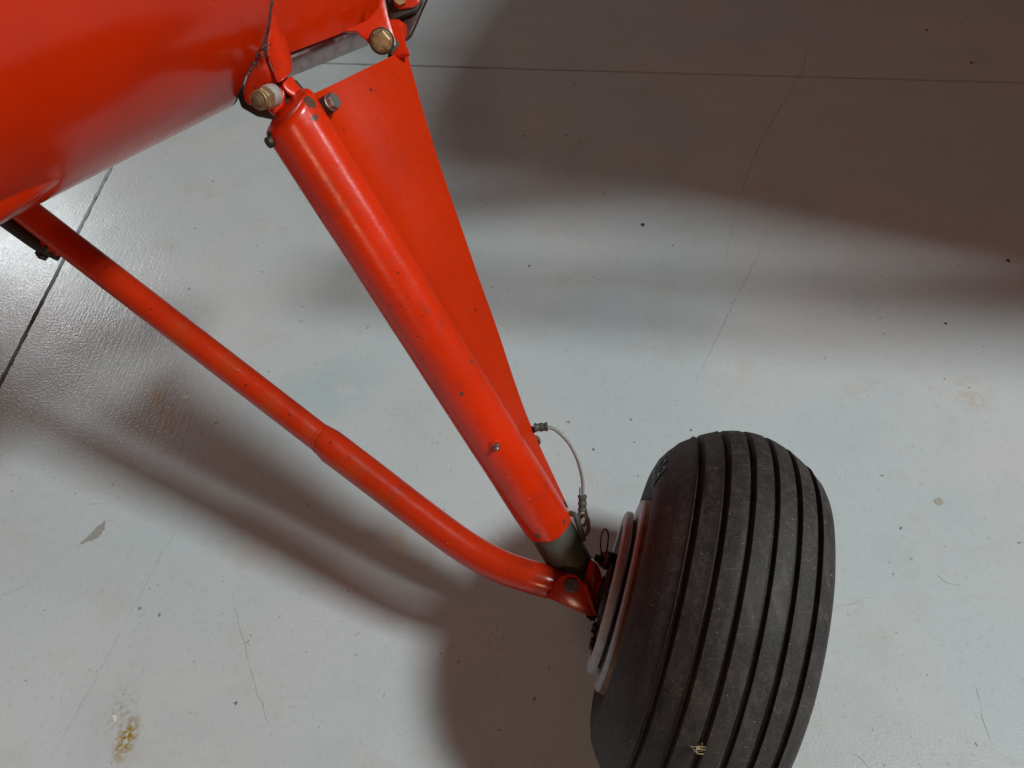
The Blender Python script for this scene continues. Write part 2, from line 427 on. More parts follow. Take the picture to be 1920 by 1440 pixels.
# grimy seam bead along the edge of the skin
bm = bmesh.new(); pts = []
for i in range(90):
    phi = seam[0][1]+.02+(seam[-1][1]-seam[0][1])*i/89
    pts.append(cyl(s_end(phi)+.0022+.0012*noise.noise(Vector((i*.7, 0, 0))), phi, RB-.0035))
tube(bm, pts, [.0026+.0022*abs(noise.noise(Vector((i*.45, 2, 0)))) for i in range(90)], 8)
bm_obj('seam_bead', bm, GRIME, fus)
# blister low on the belly side: an oval swelling of the skin
bs, bphi = hit_cyl(44, 380)
bm = bmesh.new(); R_, T_ = 22, 48; rows = []
for i in range(R_+1):
    k = i/R_; ring = []
    for j in range(T_):
        a = 2*math.pi*j/T_
        s = bs-.035+k*.085*math.cos(a); ph = bphi+k*.10*math.sin(a)+.04
        h = .008*(.5+.5*math.cos(math.pi*k))**.62-.0022*k
        ring.append(bm.verts.new(cyl(s, ph, RB+h)))
    rows.append(ring)
for a, b in zip(rows, rows[1:]):
    for j in range(T_):
        jj = (j+1) % T_
        if a is rows[0] and False: continue
        bm.faces.new((a[j], a[jj], b[jj], b[j]))
bmesh.ops.remove_doubles(bm, verts=bm.verts, dist=1e-5)
bm_obj('blister', bm, RED_SKIN, fus, True, 80)

# ---- rear skin beyond the gear fitting, its lower edge and underside greyed for the floor's reflection
Q0, Q1 = dp(530, 104, .907), dp(692, 40, .99)
hq = (Q1-Q0).normalized(); nq = Vector((hq.y, -hq.x, 0)).normalized(); upq = hq.cross(nq); upq = upq if upq.z > 0 else -upq
bm = bmesh.new(); rows = []
for i in range(25):
    a = i/24; ang = a*1.0; row = []
    for j in range(21):
        t = j/20; p = Q0.lerp(Q1, -.35+t*1.52)
        r = .33
        p = p+upq*(r*math.sin(ang))-nq*(r*(1-math.cos(ang)))*.9
        p += upq*.0016*noise.noise(p*12)*(1-a)
        row.append(p)
    rows.append(row)
low = [p-upq*.002-nq*.004 for p in rows[0]]; low2 = [p-upq*.001-nq*.03 for p in rows[0]]
vs = [[bm.verts.new(p) for p in r] for r in [low2, low]+rows]
for a, b in zip(vs, vs[1:]):
    for j in range(20): bm.faces.new((a[j], a[j+1], b[j+1], b[j]))
rear = bm_obj('rear_fuselage', bm, RED_SKIN, ROOT, True, 45)
bm = bmesh.new(); rr = []
for j in range(16):
    t = j/15; p = dp(535+t*152, 101-t*58, .936+.074*t)
    row = []
    for k in range(13):
        a = -.3+k/12*2.6
        row.append(p+(-ray(600, 90)).normalized()*(.012*math.sin(a))+ray(600, 90).cross(hq).normalized()*(.0)-upq*(.017*(1-math.cos(a))))
    rr.append(row)
rings(bm, rr, False, False)
bm_obj('belly_strip', bm, BELLY_REFL, rear, True, 80)  # grey metal colour stands in for the floor mirrored in the glossy belly

# ---- main leg tube
T, B = dp(541, 211, .842), dp(1029, 986, 1.095)
ax = (B-T).normalized(); RT = .0337
REARP = dp(742, 84, .945)
PN = (B-T).cross(REARP-T).normalized()
if PN.dot(CAM-T) < 0: PN = -PN
RTOP = .0335
side = ax.cross(PN).normalized(); side = side if side.dot(REARP-T) > 0 else -side   # toward the trailing edge
def leg_at(px, py):      # point of the leg's skin along a sight line
    d = ray(px, py); o_ = CAM-T; dd = d-ax*d.dot(ax); oo = o_-ax*o_.dot(ax)
    A_, B_, C_ = dd.dot(dd), oo.dot(dd), oo.dot(oo)-.034**2
    return CAM+d*((-B_-math.sqrt(max(0, B_*B_-A_*C_)))/A_)
CHIP = (.075, .055, .042); SMUT = (.05, .016, .012)
RED_LEG = paint('red_leg_paint', (.68, .028, .002), .25, .3, .5, [(leg_at(514, 222), .011, CHIP, .45, .08, .95), (leg_at(583, 190), .014, CHIP, .5, .08, .95), (leg_at(590, 222), .011, CHIP, .5, .08, .9),
    (leg_at(690, 548), .03, SMUT, .5, .8, .40), (leg_at(806, 728), .04, SMUT, .5, .8, .40), (leg_at(885, 858), .03, SMUT, .4, .8, .5), (leg_at(940, 940), .04, SMUT, .5, .8, .4), (leg_at(1008, 1004), .010, CHIP, .55, .1, .9), (leg_at(1058, 978), .007, CHIP, .5, .1, .9), (leg_at(865, 738), .004, CHIP, .45, .1, 1.0), (leg_at(885, 678), .004, CHIP, .45, .1, 1.0)])
bm = bmesh.new(); rr = []; nseg = 56; L = (B-T).length
prof = [(-.0035, .80), (-.0015, .93), (.0015, .985), (.005, 1.0)]+[(.005+(L-.008)*i/30, 1.0) for i in range(1, 31)]+[(L-.001, .985), (L, .95)]
for off, k in prof:
    ring = []
    for i in range(nseg):
        a = 2*math.pi*i/nseg
        q = T+ax*off+(side*math.cos(a)+PN*math.sin(a))*(RTOP+(RT-RTOP)*max(0, off)/L)*k
        # the end of the tube is cut a little askew and crimped
        if off < .006: q -= ax*(.010*math.cos(a))
        if off > L-.004: q += ax*(.003*noise.noise(q*60)+.003*math.cos(a-1))
        ring.append(q+(side*math.cos(a)+PN*math.sin(a))*.0007*noise.noise(q*14))
    rr.append(ring)
rings(bm, rr)
leg = bm_obj('gear_leg', bm, RED_LEG, ROOT, True, 60)
# fairing sheet welded along the tube, tapering to its trailing edge
cr = catmull([on_plane(x, y, T, PN) for x, y in ((568, 186), (640, 310), (740, 465), (850, 640), (950, 805), (1032, 940))], 12)
ed = catmull([on_plane(x, y, T, PN) for x, y in ((762, 92), (799, 230), (866, 430), (927, 605), (987, 780), (1064, 952))], 12)
bm = bmesh.new(); rr = []; M = 20
for i, (a, e) in enumerate(zip(cr, ed)):
    ring = []; wid = (e-a).length
    a2 = a-(e-a).normalized()*.012
    taper = min(1, wid/.06)
    top = []; bot = []
    for k in range(M+1):
        t = (k/M); p = a2.lerp(e, t); dd = t*(wid+.012)
        h = .0028+ .026*taper*math.exp(-(dd/.019)**1.25)+.0045*taper*math.sin(math.pi*t)
        if k == M: h = .0012
        p = p+PN*(.0030*noise.noise(p*8)*min(1, 3*t))
        top.append(p+PN*h); bot.append(p-PN*h)
    rr.append(top+bot[::-1])
rings(bm, rr)
bm_obj('fairing', bm, RED_FAIR, leg, True, 50)
# the lower grey tube that slides in the leg
bm = bmesh.new()
G1 = dp(1083, 1078, 1.115)
tube(bm, [B-ax*.03, B, B+(G1-B)*.5, G1], [.0300, .0300, .0300, .0295], 40)
inner = bm_obj('slide_tube', bm, GREYT, ROOT)
# bolt through the top of the leg, with its washer and the bare patch round it
def fast(name, pos, axis, parent, items, mat, rot=.3):
    bm = bmesh.new(); o = 0
    for kind, r, h in items:
        if kind == 'hex': hex_head(bm, pos+axis*o, axis, r, h, rot)
        elif kind == 'disc': lathe(bm, pos+axis*o, axis, [(0, r*.97), (h*.2, r), (h*.8, r), (h, r*.95)], 28)
        elif kind == 'dome': lathe(bm, pos+axis*o, axis, [(0, r)]+[(h*math.sin(t*math.pi/20), r*math.cos(t*math.pi/20)) for t in range(1, 10)]+[(h, r*.12)], 24)
        o += h
    return bm_obj(name, bm, mat, parent, True, 28)
bax = (PN*.95+side*.28-ax*.05).normalized()
bp = on_plane(597, 206, T, PN)+PN*.021
fast('washer', bp-bax*.010, bax, leg, [('disc', .0098, .013)], DARKM)
fast('bolt', bp+bax*.003, bax, leg, [('disc', .0094, .0015), ('hex', .0092, .0065), ], STEEL, .1)
# nut of that bolt showing past the other side of the tube
fast('nut', on_plane(527, 254, T, PN)-PN*.006, (-side-PN*.15).normalized(), leg, [('hex', .0095, .008), ('disc', .006, .006)], DARKM)
# bare chips at the mouth of the tube
# grease nipple
zp = on_plane(902, 838, T, PN)+PN*.028-side*.0
zax = (dp(897, 846, 1.0)-dp(903, 835, 1.03)).normalized()
zax = (PN*.75-side*.62).normalized(); zb = T+ax*((on_plane(905, 832, T, PN)-T).dot(ax))+zax*RT*.96
bm = bmesh.new(); lathe(bm, zb, zax, [(-.003, .0092), (.001, .0085), (.0035, .0068)], 24)
zerk = bm_obj('nipple_boss', bm, RED, leg)
fast('grease_nipple', zb+zax*.0033, zax, leg, [('hex', .0048, .004), ('disc', .0028, .002), ('dome', .0033, .0045)], STEEL)
# bolt and tab at the trailing edge low down
tb = on_plane(1006, 829, T, PN)
fast('tab_bolt', tb-PN*.004, (side*.9-PN*.3).normalized(), leg, [('disc', .0082, .004), ('disc', .0068, .003)], RUSTY)
fast('tab_bolt', on_plane(999, 808, T, PN)-PN*.004, (side*.95-PN*.2).normalized(), leg, [('disc', .006, .004)], DARKM)

NEAR = .915
def dq(x, y, D): return dp(x, y, D*NEAR)
def PQ(lst, D): return [dq(x, y, D) for x, y in lst]
# ---- upper fitting on the fuselage: folded gusset, lugs, hinge bolt and nut
fit = part('gear_fitting')
hx = (T-REARP); hx.z *= .2; hx.normalize()          # hinge line, pointing toward the viewer's left
def facets(name, vts, faces, thick, mat, parent, bevel=.0014, sub=1):
    bm = bmesh.new(); vv = [bm.verts.new(dq(*q)) for q in vts]
    for f_ in faces: bm.faces.new([vv[i] for i in f_])
    bmesh.ops.recalc_face_normals(bm, faces=bm.faces)
    # normals toward the viewer, then thickness away from them
    s = sum(f_.normal.dot(CAM-f_.calc_center_median())*f_.calc_area() for f_ in bm.faces)
    if s < 0: bmesh.ops.reverse_faces(bm, faces=bm.faces)
    me = bpy.data.meshes.new(name); bm.to_mesh(me); bm.free()
    o = link(name, me, mat, parent, True, 180)
    md = o.modifiers.new('solid', 'SOLIDIFY'); md.thickness = thick; md.offset = -1
    if bevel:
        b_ = o.modifiers.new('bevel', 'BEVEL'); b_.width = bevel; b_.segments = 2; b_.limit_method = 'ANGLE'; b_.angle_limit = .5
    if sub:
        s_ = o.modifiers.new('sub', 'SUBSURF'); s_.levels = sub; s_.render_levels = sub+1
    return o
facets('gusset',
 [(512, -40, .975), (509, 10, .965), (505, 44, .952), (497, 72, .938), (494, 92, .930), (500, 108, .922), (510, 128, .912), (516, 158, .905),
  (528, 150, .905), (545, 138, .912), (538, 112, .918), (524, 78, .930), (516, 48, .945), (514, 10, .962), (517, -40, .975),
  (552, 132, .95), (550, 108, .965), (541, 74, .975), (530, 50, .98), (520, 10, .985)],
 [(0, 1, 13, 14), (1, 2, 12, 13), (2, 3, 11, 12), (3, 4, 5, 10, 11), (5, 6, 9, 10), (6, 7, 8, 9),
  (9, 15, 16, 10), (10, 16, 17, 11), (11, 17, 18, 12), (12, 18, 19, 13)], .003, RED, fit, 0, 1)
facets('lug_face',
 [(497, 74, .945), (488, 88, .945), (470, 117, .945), (456, 150, .942), (448, 176, .942), (456, 196, .94), (490, 205, .93), (512, 190, .925), (516, 160, .912), (509, 130, .918), (500, 108, .928), (494, 92, .938),
  (478, 130, .930), (492, 150, .922)],
 [(0, 1, 11), (1, 2, 12, 11), (2, 3, 12), (3, 4, 13, 12), (4, 5, 6, 13), (6, 7, 8, 13), (8, 9, 13), (9, 10, 12, 13), (10, 11, 12)], .006, RED, fit, 0, 1)
facets('lug',
 [(527, 152, .925), (545, 143, .935), (553, 138, .945), (559, 158, .945), (574, 166, .945), (590, 172, .945), (560, 186, .935), (545, 176, .93), (533, 165, .925)],
 [(0, 1, 2, 3, 8), (3, 4, 7, 8), (4, 5, 6, 7)], .006, RED, fit, 0, 1)
plate('lug', PQ([(500, 205), (516, 160), (530, 152), (533, 176), (528, 200), (512, 214)], .93), .010, RED, fit, .002)
plate('gap_shade_plate', PQ([(444, 178), (462, 150), (530, 140), (556, 150), (580, 178), (540, 200), (510, 222), (480, 216), (452, 200)], .962), .006, DARKM, fit, .001)  # dark plate added as the shade in the gap behind the lugs
plate('bushing', PQ([(528, 168), (550, 172), (556, 180), (535, 196), (528, 190)], .938), .014, DARKM, fit, .003)
hb = dq(512, 178, .915)
hx2 = (dq(458, 198, .868)-hb).normalized()
fast('hinge_washer', hb, hx2, fit, [('disc', .0118, .0135)], ZINC)
fast('hinge_nut', hb+hx2*.0125, hx2, fit, [('hex', .0118, .011), ('disc', .0102, .0045)], BRASS, .5)
fast('hinge_bolt', hb+hx2*.0275, hx2, fit, [('disc', .0068, .003), ('dome', .0055, .002)], RUSTY)
# crumbs of grime in the corner of the fitting
bm = bmesh.new()
for k in range(60):
    t = random.random(); b0 = Vector((494, 72)).lerp(Vector((500, 105)), t) if k % 3 else Vector((488, 90)).lerp(Vector((450, 165)), t)
    p = dq(b0.x+random.gauss(0, 3), b0.y+random.gauss(0, 3), .918 if k % 3 else .930)
    bmesh.ops.create_icosphere(bm, subdivisions=1, radius=random.uniform(.0006, .0018), matrix=Matrix.Translation(p))
g_ = bm_obj('grime_crumbs', bm, GRIME, fit); g_['kind'] = 'stuff'

# ---- rear bracket and clevis at the trailing corner of the fairing
rb = part('rear_bracket')
plate('lug', [dq(x, y, 1.02+(x-650)*.00012) for x, y in ((640, 58), (668, 46), (690, 36), (708, 14), (716, -30), (722, 6), (731, 38), (742, 74), (743, 84), (738, 92), (727, 96), (714, 95), (703, 91), (693, 82), (684, 72), (676, 66), (668, 58))], .006, RED, rb, .0014)
rax = (CAM-dq(714, 75, 1.0)).normalized(); rax = (rax-hx*.0+Vector((-.15, 0, -.1))).normalized()
fast('bolt_washer', dq(716, 77, 1.02), rax, rb, [('disc', .0150, .002)], DARKM)
fast('bolt', dq(715.5, 76, 1.018), rax, rb, [('disc', .0128, .0035), ('hex', .0122, .007), ('disc', .0092, .0006)], BRASS, .2)
plate('clevis', [dq(x, y, D) for x, y, D in ((731, 52, 1.04), (738, 45, 1.04), (747, 46, 1.04), (753, 54, 1.04), (757, 68, 1.036), (760, 82, 1.03), (765, 93, 1.024), (766, 99, 1.022), (752, 101, 1.024), (738, 105, 1.026), (732, 98, 1.03), (740, 84, 1.036), (736, 66, 1.04))], .007, RED, rb, .0018)
plate('bare_patch', [dq(x, y, D) for x, y, D in ((739, 69, 1.034), (745, 74, 1.033), (749, 82, 1.031), (744, 88, 1.029), (735, 98, 1.026), (731, 96, 1.027), (739, 84, 1.031))], .002, GREYT, rb, .0006)
plate('clevis_tang', PQ([(728, 92), (742, 84), (756, 80), (764, 92), (745, 106), (726, 108)], 1.045), .008, GREYT, rb, .002)
bm = bmesh.new(); tube(bm, [dq(733, 56, 1.07), dq(745, 58, 1.062), dq(758, 60, 1.06)], [.012, .013, .009], 20); bm_obj('boss', bm, RED, rb)
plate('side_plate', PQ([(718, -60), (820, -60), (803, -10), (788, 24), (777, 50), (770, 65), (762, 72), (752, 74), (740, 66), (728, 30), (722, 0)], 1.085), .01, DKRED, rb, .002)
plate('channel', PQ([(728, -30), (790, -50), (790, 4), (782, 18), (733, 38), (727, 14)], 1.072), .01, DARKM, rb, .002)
plate('pad', PQ([(736, -20), (792, -40), (786, 4), (776, 12), (748, 16), (738, 6)], 1.066), .006, RED, rb, .002)
fast('bolt', dq(750, -3, 1.064), (CAM-dq(748, 0, 1.06)).normalized(), rb, [('hex', .0085, .008)], BRASS)

# ---- brace tube
br = part('brace')
b0, bj = dp(30, 382, 1.085), dp(614, 832, 1.105)
bm = bmesh.new()
top = b0+(b0-bj)*.22
tube(bm, [top.lerp(bj, i/20) for i in range(21)]+[bj+(bj-top).normalized()*.02], .0195, 40)
bm_obj('brace_tube', bm, RED_BRACE, br)
sl = catmull([dp(613, 831, 1.105), dp(700, 897, 1.105), dp(790, 966, 1.103), dp(870, 1024, 1.099), dp(935, 1060, 1.093), dp(1000, 1083, 1.086), dp(1050, 1098, 1.088)], 10)
d0 = (sl[1]-sl[0]).normalized()
pts = [sl[0]-d0*.004, sl[0]-d0*.002, sl[0]+d0*.001]+[sl[0]+d0*.006]+sl[1:]
rad = [.0200, .0214, .0220, .0228]+[.0232-.0012*i/len(sl) for i in range(len(sl)-1)]
k = len(pts)
for i in range(8): rad[k-1-i] = min(rad[k-1-i], .0225-.0004*(8-i)*.5)
bm = bmesh.new(); vs = tube(bm, pts, rad, 40)
# the mouth of the sleeve is cut at a slant
for ring in vs[:4]:
    for v in ring:
        w = (v.co-sl[0]); v.co -= d0*(w.dot(Vector((0, 0, 1)))*.55)
bm_obj('brace_sleeve', bm, RED_BRACE, br)
# weld ring round the tube just above the sleeve
bm = bmesh.new(); u, w_ = frame(d0); ringp = []
for i in range(49):
    a = 2*math.pi*i/48; q = sl[0]-d0*.0065+(u*math.cos(a)+w_*math.sin(a))*.0196
    q -= d0*((q-sl[0]).dot(Vector((0, 0, 1)))*.55); ringp.append(q)
tube(bm, ringp, .0011, 8); bm_obj('weld_bead', bm, RED_BRACE, br)
lug_px = [(1023, 1119), (1036, 1106), (1041, 1094), (1047, 1085), (1056, 1079), (1066, 1077), (1076, 1078), (1085, 1083), (1091, 1091), (1097, 1104), (1108, 1128), (1119, 1150), (1113, 1156), (1104, 1155), (1064, 1138)]
plate('end_lug', P(lug_px, 1.062), .005, RED_BRACE, br, .0012)
plate('end_lug', P([(x+6, y+2) for x, y in lug_px], 1.108), .005, RED_BRACE, br, .0012)
lax = (CAM-dp(1071, 1097, 1.06)).normalized()
lax = (lax+Vector((.1, 0, -.05))).normalized()
fast('lug_bolt', dp(1071, 1097, 1.064), lax, br, [('disc', .0105, .002), ('hex', .0098, .006)], GREYT, .8)
# dark hose, clamp and bolt under the top of the brace
bm = bmesh.new(); tube(bm, [dp(-40, 380, 1.08), dp(22, 425, 1.085), dp(60, 452, 1.09), dp(78, 466, 1.09), dp(112, 484, 1.10)], [.0085, .0085, .0085, .007, .005], 16)
bm_obj('hose', bm, BLACKP, br)
fast('clamp_bolt', dp(94, 462, 1.09), (dp(70, 486, 1.10)-dp(94, 462, 1.09)).normalized(), br, [('disc', .007, .014), ('hex', .0095, .008)], DARKM)
plate('clamp', P([(70, 440), (86, 436), (112, 466), (104, 480), (92, 470), (78, 468)], 1.085), .01, RED_BRACE, br, .002)

# ---- wheel
yaw, cm = .2747, -.0629
wax = Vector((math.cos(yaw)*math.cos(cm), -math.sin(yaw)*math.cos(cm), math.sin(cm)))
wfw = Vector((math.sin(yaw), math.cos(yaw), 0)); wup = wax.cross(wfw)
WC = Vector((.2535, .4390, .2455)); WR = .25; CR = .0387
wheel = part('wheel')
def wl(bm, prof, n=96, cap=False, closed_prof=False):
    rr = [[WC+wax*a+(wfw*math.cos(2*math.pi*k/n)+wup*math.sin(2*math.pi*k/n))*r for k in range(n)] for a, r in prof]
    if closed_prof: rr.append(rr[0])
    vs = rings(bm, rr, True, cap)
    if closed_prof: bmesh.ops.remove_doubles(bm, verts=bm.verts, dist=1e-6)
    return vs
def crown(a): return WR-CR*(abs(a)/.09)**2
prof = []
side_prof = [(.0925, .1985), (.0945, .186), (.0955, .172), (.0952, .158), (.0935, .144), (.0905, .134), (.0865, .127), (.080, .124), (.076, .112)]
in_prof = [(.0985, .1995), (.1065, .187), (.1110, .172), (.1105, .158), (.1055, .143), (.0995, .133), (.089, .127), (.080, .124), (.076, .112)]
side_prof = [(a-.0012*(a > .09), r) for a, r in side_prof]
gs = .0274; gw = .0031; gd = .0075
prof += [(-a, r) for a, r in in_prof[::-1]]
prof += [(-.092, crown(.0905)-.0035), (-.0885, crown(.088)-.0010), (-.0865, crown(.0865)+.0003)]
a = -.084
marks = [(i-2.5)*gs for i in range(6)]
xs = [-.084, -.080]
for mk in marks:
    xs_ = [mk-gw-.008, mk-gw-.0016]
    for x in xs_: prof.append((x, crown(x)))
    prof += [(mk-gw-.0004, crown(mk)-.0008), (mk-gw*.78, crown(mk)-gd*.85), (mk-gw*.45, crown(mk)-gd), (mk+gw*.45, crown(mk)-gd), (mk+gw*.78, crown(mk)-gd*.85), (mk+gw+.0004, crown(mk)-.0008), (mk+gw+.0016, crown(mk+gw+.0016)), (mk+gw+.008, crown(mk+gw+.008))]
prof += [(.0865, crown(.0865)+.0003), (.0885, crown(.088)-.0010), (.092, crown(.0905)-.0035)]
prof += side_prof
prof.sort(key=lambda q: q[0]) if False else None
bm = bmesh.new(); wl(bm, prof, 192)
for v in bm.verts:
    v.co += (v.co-WC).normalized()*.0006*noise.noise(v.co*18)
    if v.co.z < .0008: v.co.z = .0008
tyre = bm_obj('tyre', bm, TYRE, wheel, True, 42)
# moulded ridge ring near the bead and raised marks on the inner sidewall
def sidewall(t):          # point on the inner sidewall profile, t from shoulder (0) to bead (1)
    pr = [(-.092, crown(.0905)-.0035)]+[(-a, r) for a, r in in_prof]
    x = t*(len(pr)-1); i = min(int(x), len(pr)-2); f_ = x-i
    return pr[i][0]+(pr[i+1][0]-pr[i][0])*f_, pr[i][1]+(pr[i+1][1]-pr[i][1])*f_
def stroke(th0, t0, th1, t1, w=.0032, h=.0016):
    bm = bmesh.new(); n = 5; rr = []
    for i in range(n+1):
        k = i/n; th = th0+(th1-th0)*k; t = t0+(t1-t0)*k
        def pt(t_, th_, out):
            a_, r_ = sidewall(max(0, min(1, t_))); a2, r2 = sidewall(min(1, t_+.02)); tx, tr = a2-a_, r2-r_
            l = math.hypot(tx, tr); na, nr = tr/l, -tx/l
            if na > 0: na, nr = -na, -nr
            a_ += na*out; r_ += nr*out
            return WC+wax*a_+(wfw*math.cos(th_)+wup*math.sin(th_))*r_
        dth, dt = (th1-th0), (t1-t0); c_ = pt(t, th, 0)
        tang = (pt(t0+dt*min(1, k+.05), th0+dth*min(1, k+.05), 0)-pt(t0+dt*max(0, k-.05), th0+dth*max(0, k-.05), 0)).normalized()
        nrm = (pt(t, th, .01)-c_).normalized(); s_ = tang.cross(nrm)
        rr.append([c_-s_*w-nrm*.001, c_+s_*w-nrm*.001, c_+s_*w*.8+nrm*h, c_-s_*w*.8+nrm*h])
    rings(bm, rr); return bm
def glyph(th, t, strokes):
    bmj = bmesh.new()
    for (x0, y0, x1, y1) in strokes:
        b_ = stroke(th-x0*.085, t-y0*.19+.095, th-x1*.085, t-y1*.19+.095, .0026)
        me = bpy.data.meshes.new('t'); b_.to_mesh(me); b_.free(); bmj.from_mesh(me); bpy.data.meshes.remove(me)
    return bm_obj('raised_letter', bmj, LETTER, wheel, True, 30)
GL = {'B': [(0, 0, 0, 1), (0, 1, .8, .9), (.8, .9, .8, .55), (0, .5, .8, .5), (.8, .5, .8, .05), (0, 0, .8, .05)],
      'A': [(0, 0, .4, 1), (.4, 1, .8, 0), (.15, .4, .65, .4)],
      'E': [(0, 0, 0, 1), (0, 1, .8, 1), (0, .5, .65, .5), (0, 0, .8, 0)],
      'O': [(0, 0, 0, 1), (0, 1, .8, 1), (.8, 1, .8, 0), (.8, 0, 0, 0)]}
for i, (ch, th) in enumerate((('B', 1.06), ('O', .93), ('E', .80))):
    glyph(th, .27, GL[ch])
# rim flange and the two plates of the wheel
bm = bmesh.new()
wl(bm, [(-.070, .06), (-.082, .06), (-.086, .118), (-.090, .1275), (-.0945, .1295), (-.0965, .127), (-.0945, .122), (-.090, .119), (-.085, .112), (-.02, .105), (-.02, .06)], 96, False, True)
bm_obj('rim_flange', bm, RIMM, wheel)
bm = bmesh.new(); wl(bm, [(-0.1175, .055), (-0.1175, .1225), (-0.1160, .1262), (-0.1130, .1275), (-0.1130, .055)], 96, False, True)
bm_obj('outer_plate', bm, RIMM, wheel)
bm = bmesh.new(); wl(bm, [(-0.1125, .055), (-0.1125, .1278), (-0.1050, .1290), (-0.1035, .1275), (-0.1035, .055)], 96, False, True)
bm_obj('plate_edge', bm, RIMR, wheel)
bm = bmesh.new(); wl(bm, [(-0.1320, .088), (-0.1335, .0905), (-0.1335, .1025), (-0.1315, .1065), (-0.1275, .1080), (-0.1233, .1072), (-0.1233, .088)], 96, False, True)
bm_obj('inner_plate', bm, RIMM, wheel)
bm = bmesh.new(); wl(bm, [(-0.1205, .02), (-0.1205, .0985), (-0.1085, .0985), (-0.1085, .02)], 72, False, True)
bm_obj('drum', bm, BLACKP, wheel)  # black colour stands in for the shade in the recess inside the ring
bm = bmesh.new(); wl(bm, [(-0.1045, .02), (-0.1045, .118), (-.09, .118), (-.09, .02)], 72, False, True)
bm_obj('hub', bm, BLACKP, wheel)
bm = bmesh.new(); wl(bm, [(-0.1425, 0.0001), (-0.1425, .014), (-0.1415, .016), (-0.1385, .016), (-0.1375, .034), (-0.1337, .036), (-0.1337, .0001)], 40)
bm_obj('axle', bm, DARKM, wheel)

# ---- axle bracket, brake cylinder and small hardware between leg and wheel
ab = part('axle_bracket')
plate('web', P([(1098, 1086), (1104, 1060), (1110, 1050), (1120, 1058), (1128, 1076), (1128, 1096), (1112, 1120), (1104, 1112)], 1.0700), .02, RED_BRACE, ab, .003)
plate('foot', P([(1110, 1122), (1122, 1096), (1131, 1092), (1136, 1104), (1139, 1128), (1128, 1136), (1132, 1150), (1122, 1157), (1110, 1150)], 1.0600), .03, RED_BRACE, ab, .004)
plate('strap', P([(1092, 1098), (1100, 1094), (1108, 1112), (1112, 1126), (1122, 1154), (1116, 1156)], 1.0480), .02, RED_BRACE, ab, .003)
plate('stub', P([(1060, 1075), (1100, 1050), (1112, 1100), (1100, 1120)], 1.112), .02, DARKM, ab, .004)
plate('toe', P([(1098, 1156), (1122, 1156), (1116, 1164), (1108, 1166)], 1.0670), .012, DARKM, ab, .002)
c0, c1 = dp(1118, 1046, 1.0720), dp(1168, 1058, 1.0920); ca = (c1-c0).normalized()
fast('brake_line_nut', c0, ca, ab, [('hex', .0055, .010)], DARKM)
fast('brass_washer', c0+ca*.010, ca, ab, [('disc', .0105, .006)], BRASS)
fast('brake_cylinder', c0+ca*.016, ca, ab, [('disc', .0125, .005), ('disc', .0118, .002), ('disc', .0125, .005), ('disc', .0118, .002), ('disc', .012, .003)], BLACKP)
fast('backing_washer', c0+ca*.033, ca, ab, [('disc', .017, .003)], BRASS)
bm = bmesh.new(); tube(bm, catmull([dp(1129, 1046, 1.0700), dp(1126, 1022, 1.0670), dp(1128, 1003, 1.0620), dp(1134, 992, 1.0620), dp(1140, 1000, 1.0640), dp(1140, 1016, 1.0700), dp(1136, 1040, 1.0760)], 8), .0011, 8)
bm_obj('lock_wire', bm, DARKM, ab)
bm = bmesh.new(); tube(bm, [dp(1152, 1060, 1.0920), dp(1148, 1085, 1.0970), dp(1140, 1130, 1.1020), dp(1128, 1190, 1.1070)], [.007, .0065, .006, .004], 14)
bm_obj('brake_arm', bm, DARKM, ab)
p0, p1 = dp(1130, 1098, 1.0620), dp(1166, 1106, 1.0770); pa = (p1-p0).normalized()
fast('pin', p0+pa*.010, pa, ab, [('disc', .0042, .018)], RUSTY)
fast('pin_head', p0, pa, ab, [('disc', .0062, .006), ('disc', .0078, .002)], ZINC)
bm = bmesh.new(); tube(bm, [dp(1114, 1162, 1.1), dp(1119, 1172, 1.0770), dp(1116, 1182, 1.0770)], .0013, 8); bm_obj('safety_wire', bm, DARKM, ab)
for (x, y), mt in zip(((1116, 1176), (1112, 1188), (1113, 1202), (1110, 1213)), (DARKM, BRASS, DARKM, RUSTY)):
    a_ = dp(x, y-5, 1.0820); b_ = dp(x-1, y+5, 1.0860)
    bm = bmesh.new(); lathe(bm, a_, b_-a_, [(0, .0038), ((b_-a_).length*.2, .0045), ((b_-a_).length*.8, .0045), ((b_-a_).length, .0038)], sides=8)
    bm_obj('link', bm, mt, ab, True, 30)

# ---- safety cable on the trailing edge
sc = part('safety_cable')
cb = catmull([dp(1010, 801, 1.075), dp(1026, 801, 1.075), dp(1043, 807, 1.075), dp(1066, 830, 1.077), dp(1082, 860, 1.08), dp(1091, 893, 1.085), dp(1093, 915, 1.088), dp(1092, 945, 1.09)], 14)
bm = bmesh.new()
uu, ww = frame((cb[-1]-cb[0]).normalized())
for s in range(6):       # six twisted strands
    path = []
    for i, p in enumerate(cb):
        tg = (cb[min(i+1, len(cb)-1)]-cb[max(i-1, 0)]).normalized(); u = (uu-tg*uu.dot(tg)).normalized(); w = tg.cross(u)
        an = i*.55+s*math.pi/3; path.append(p+(u*math.cos(an)+w*math.sin(an))*.0014)
    tube(bm, path, .00105, 6)
bm_obj('wire_rope', bm, CABLE, sc, True, 80)
bm = bmesh.new(); tube(bm, [dp(1089, 942, 1.088), dp(1088.5, 930, 1.087), dp(1088, 914, 1.087)], .0017, 8); bm_obj('rope_end', bm, CABLE, sc)
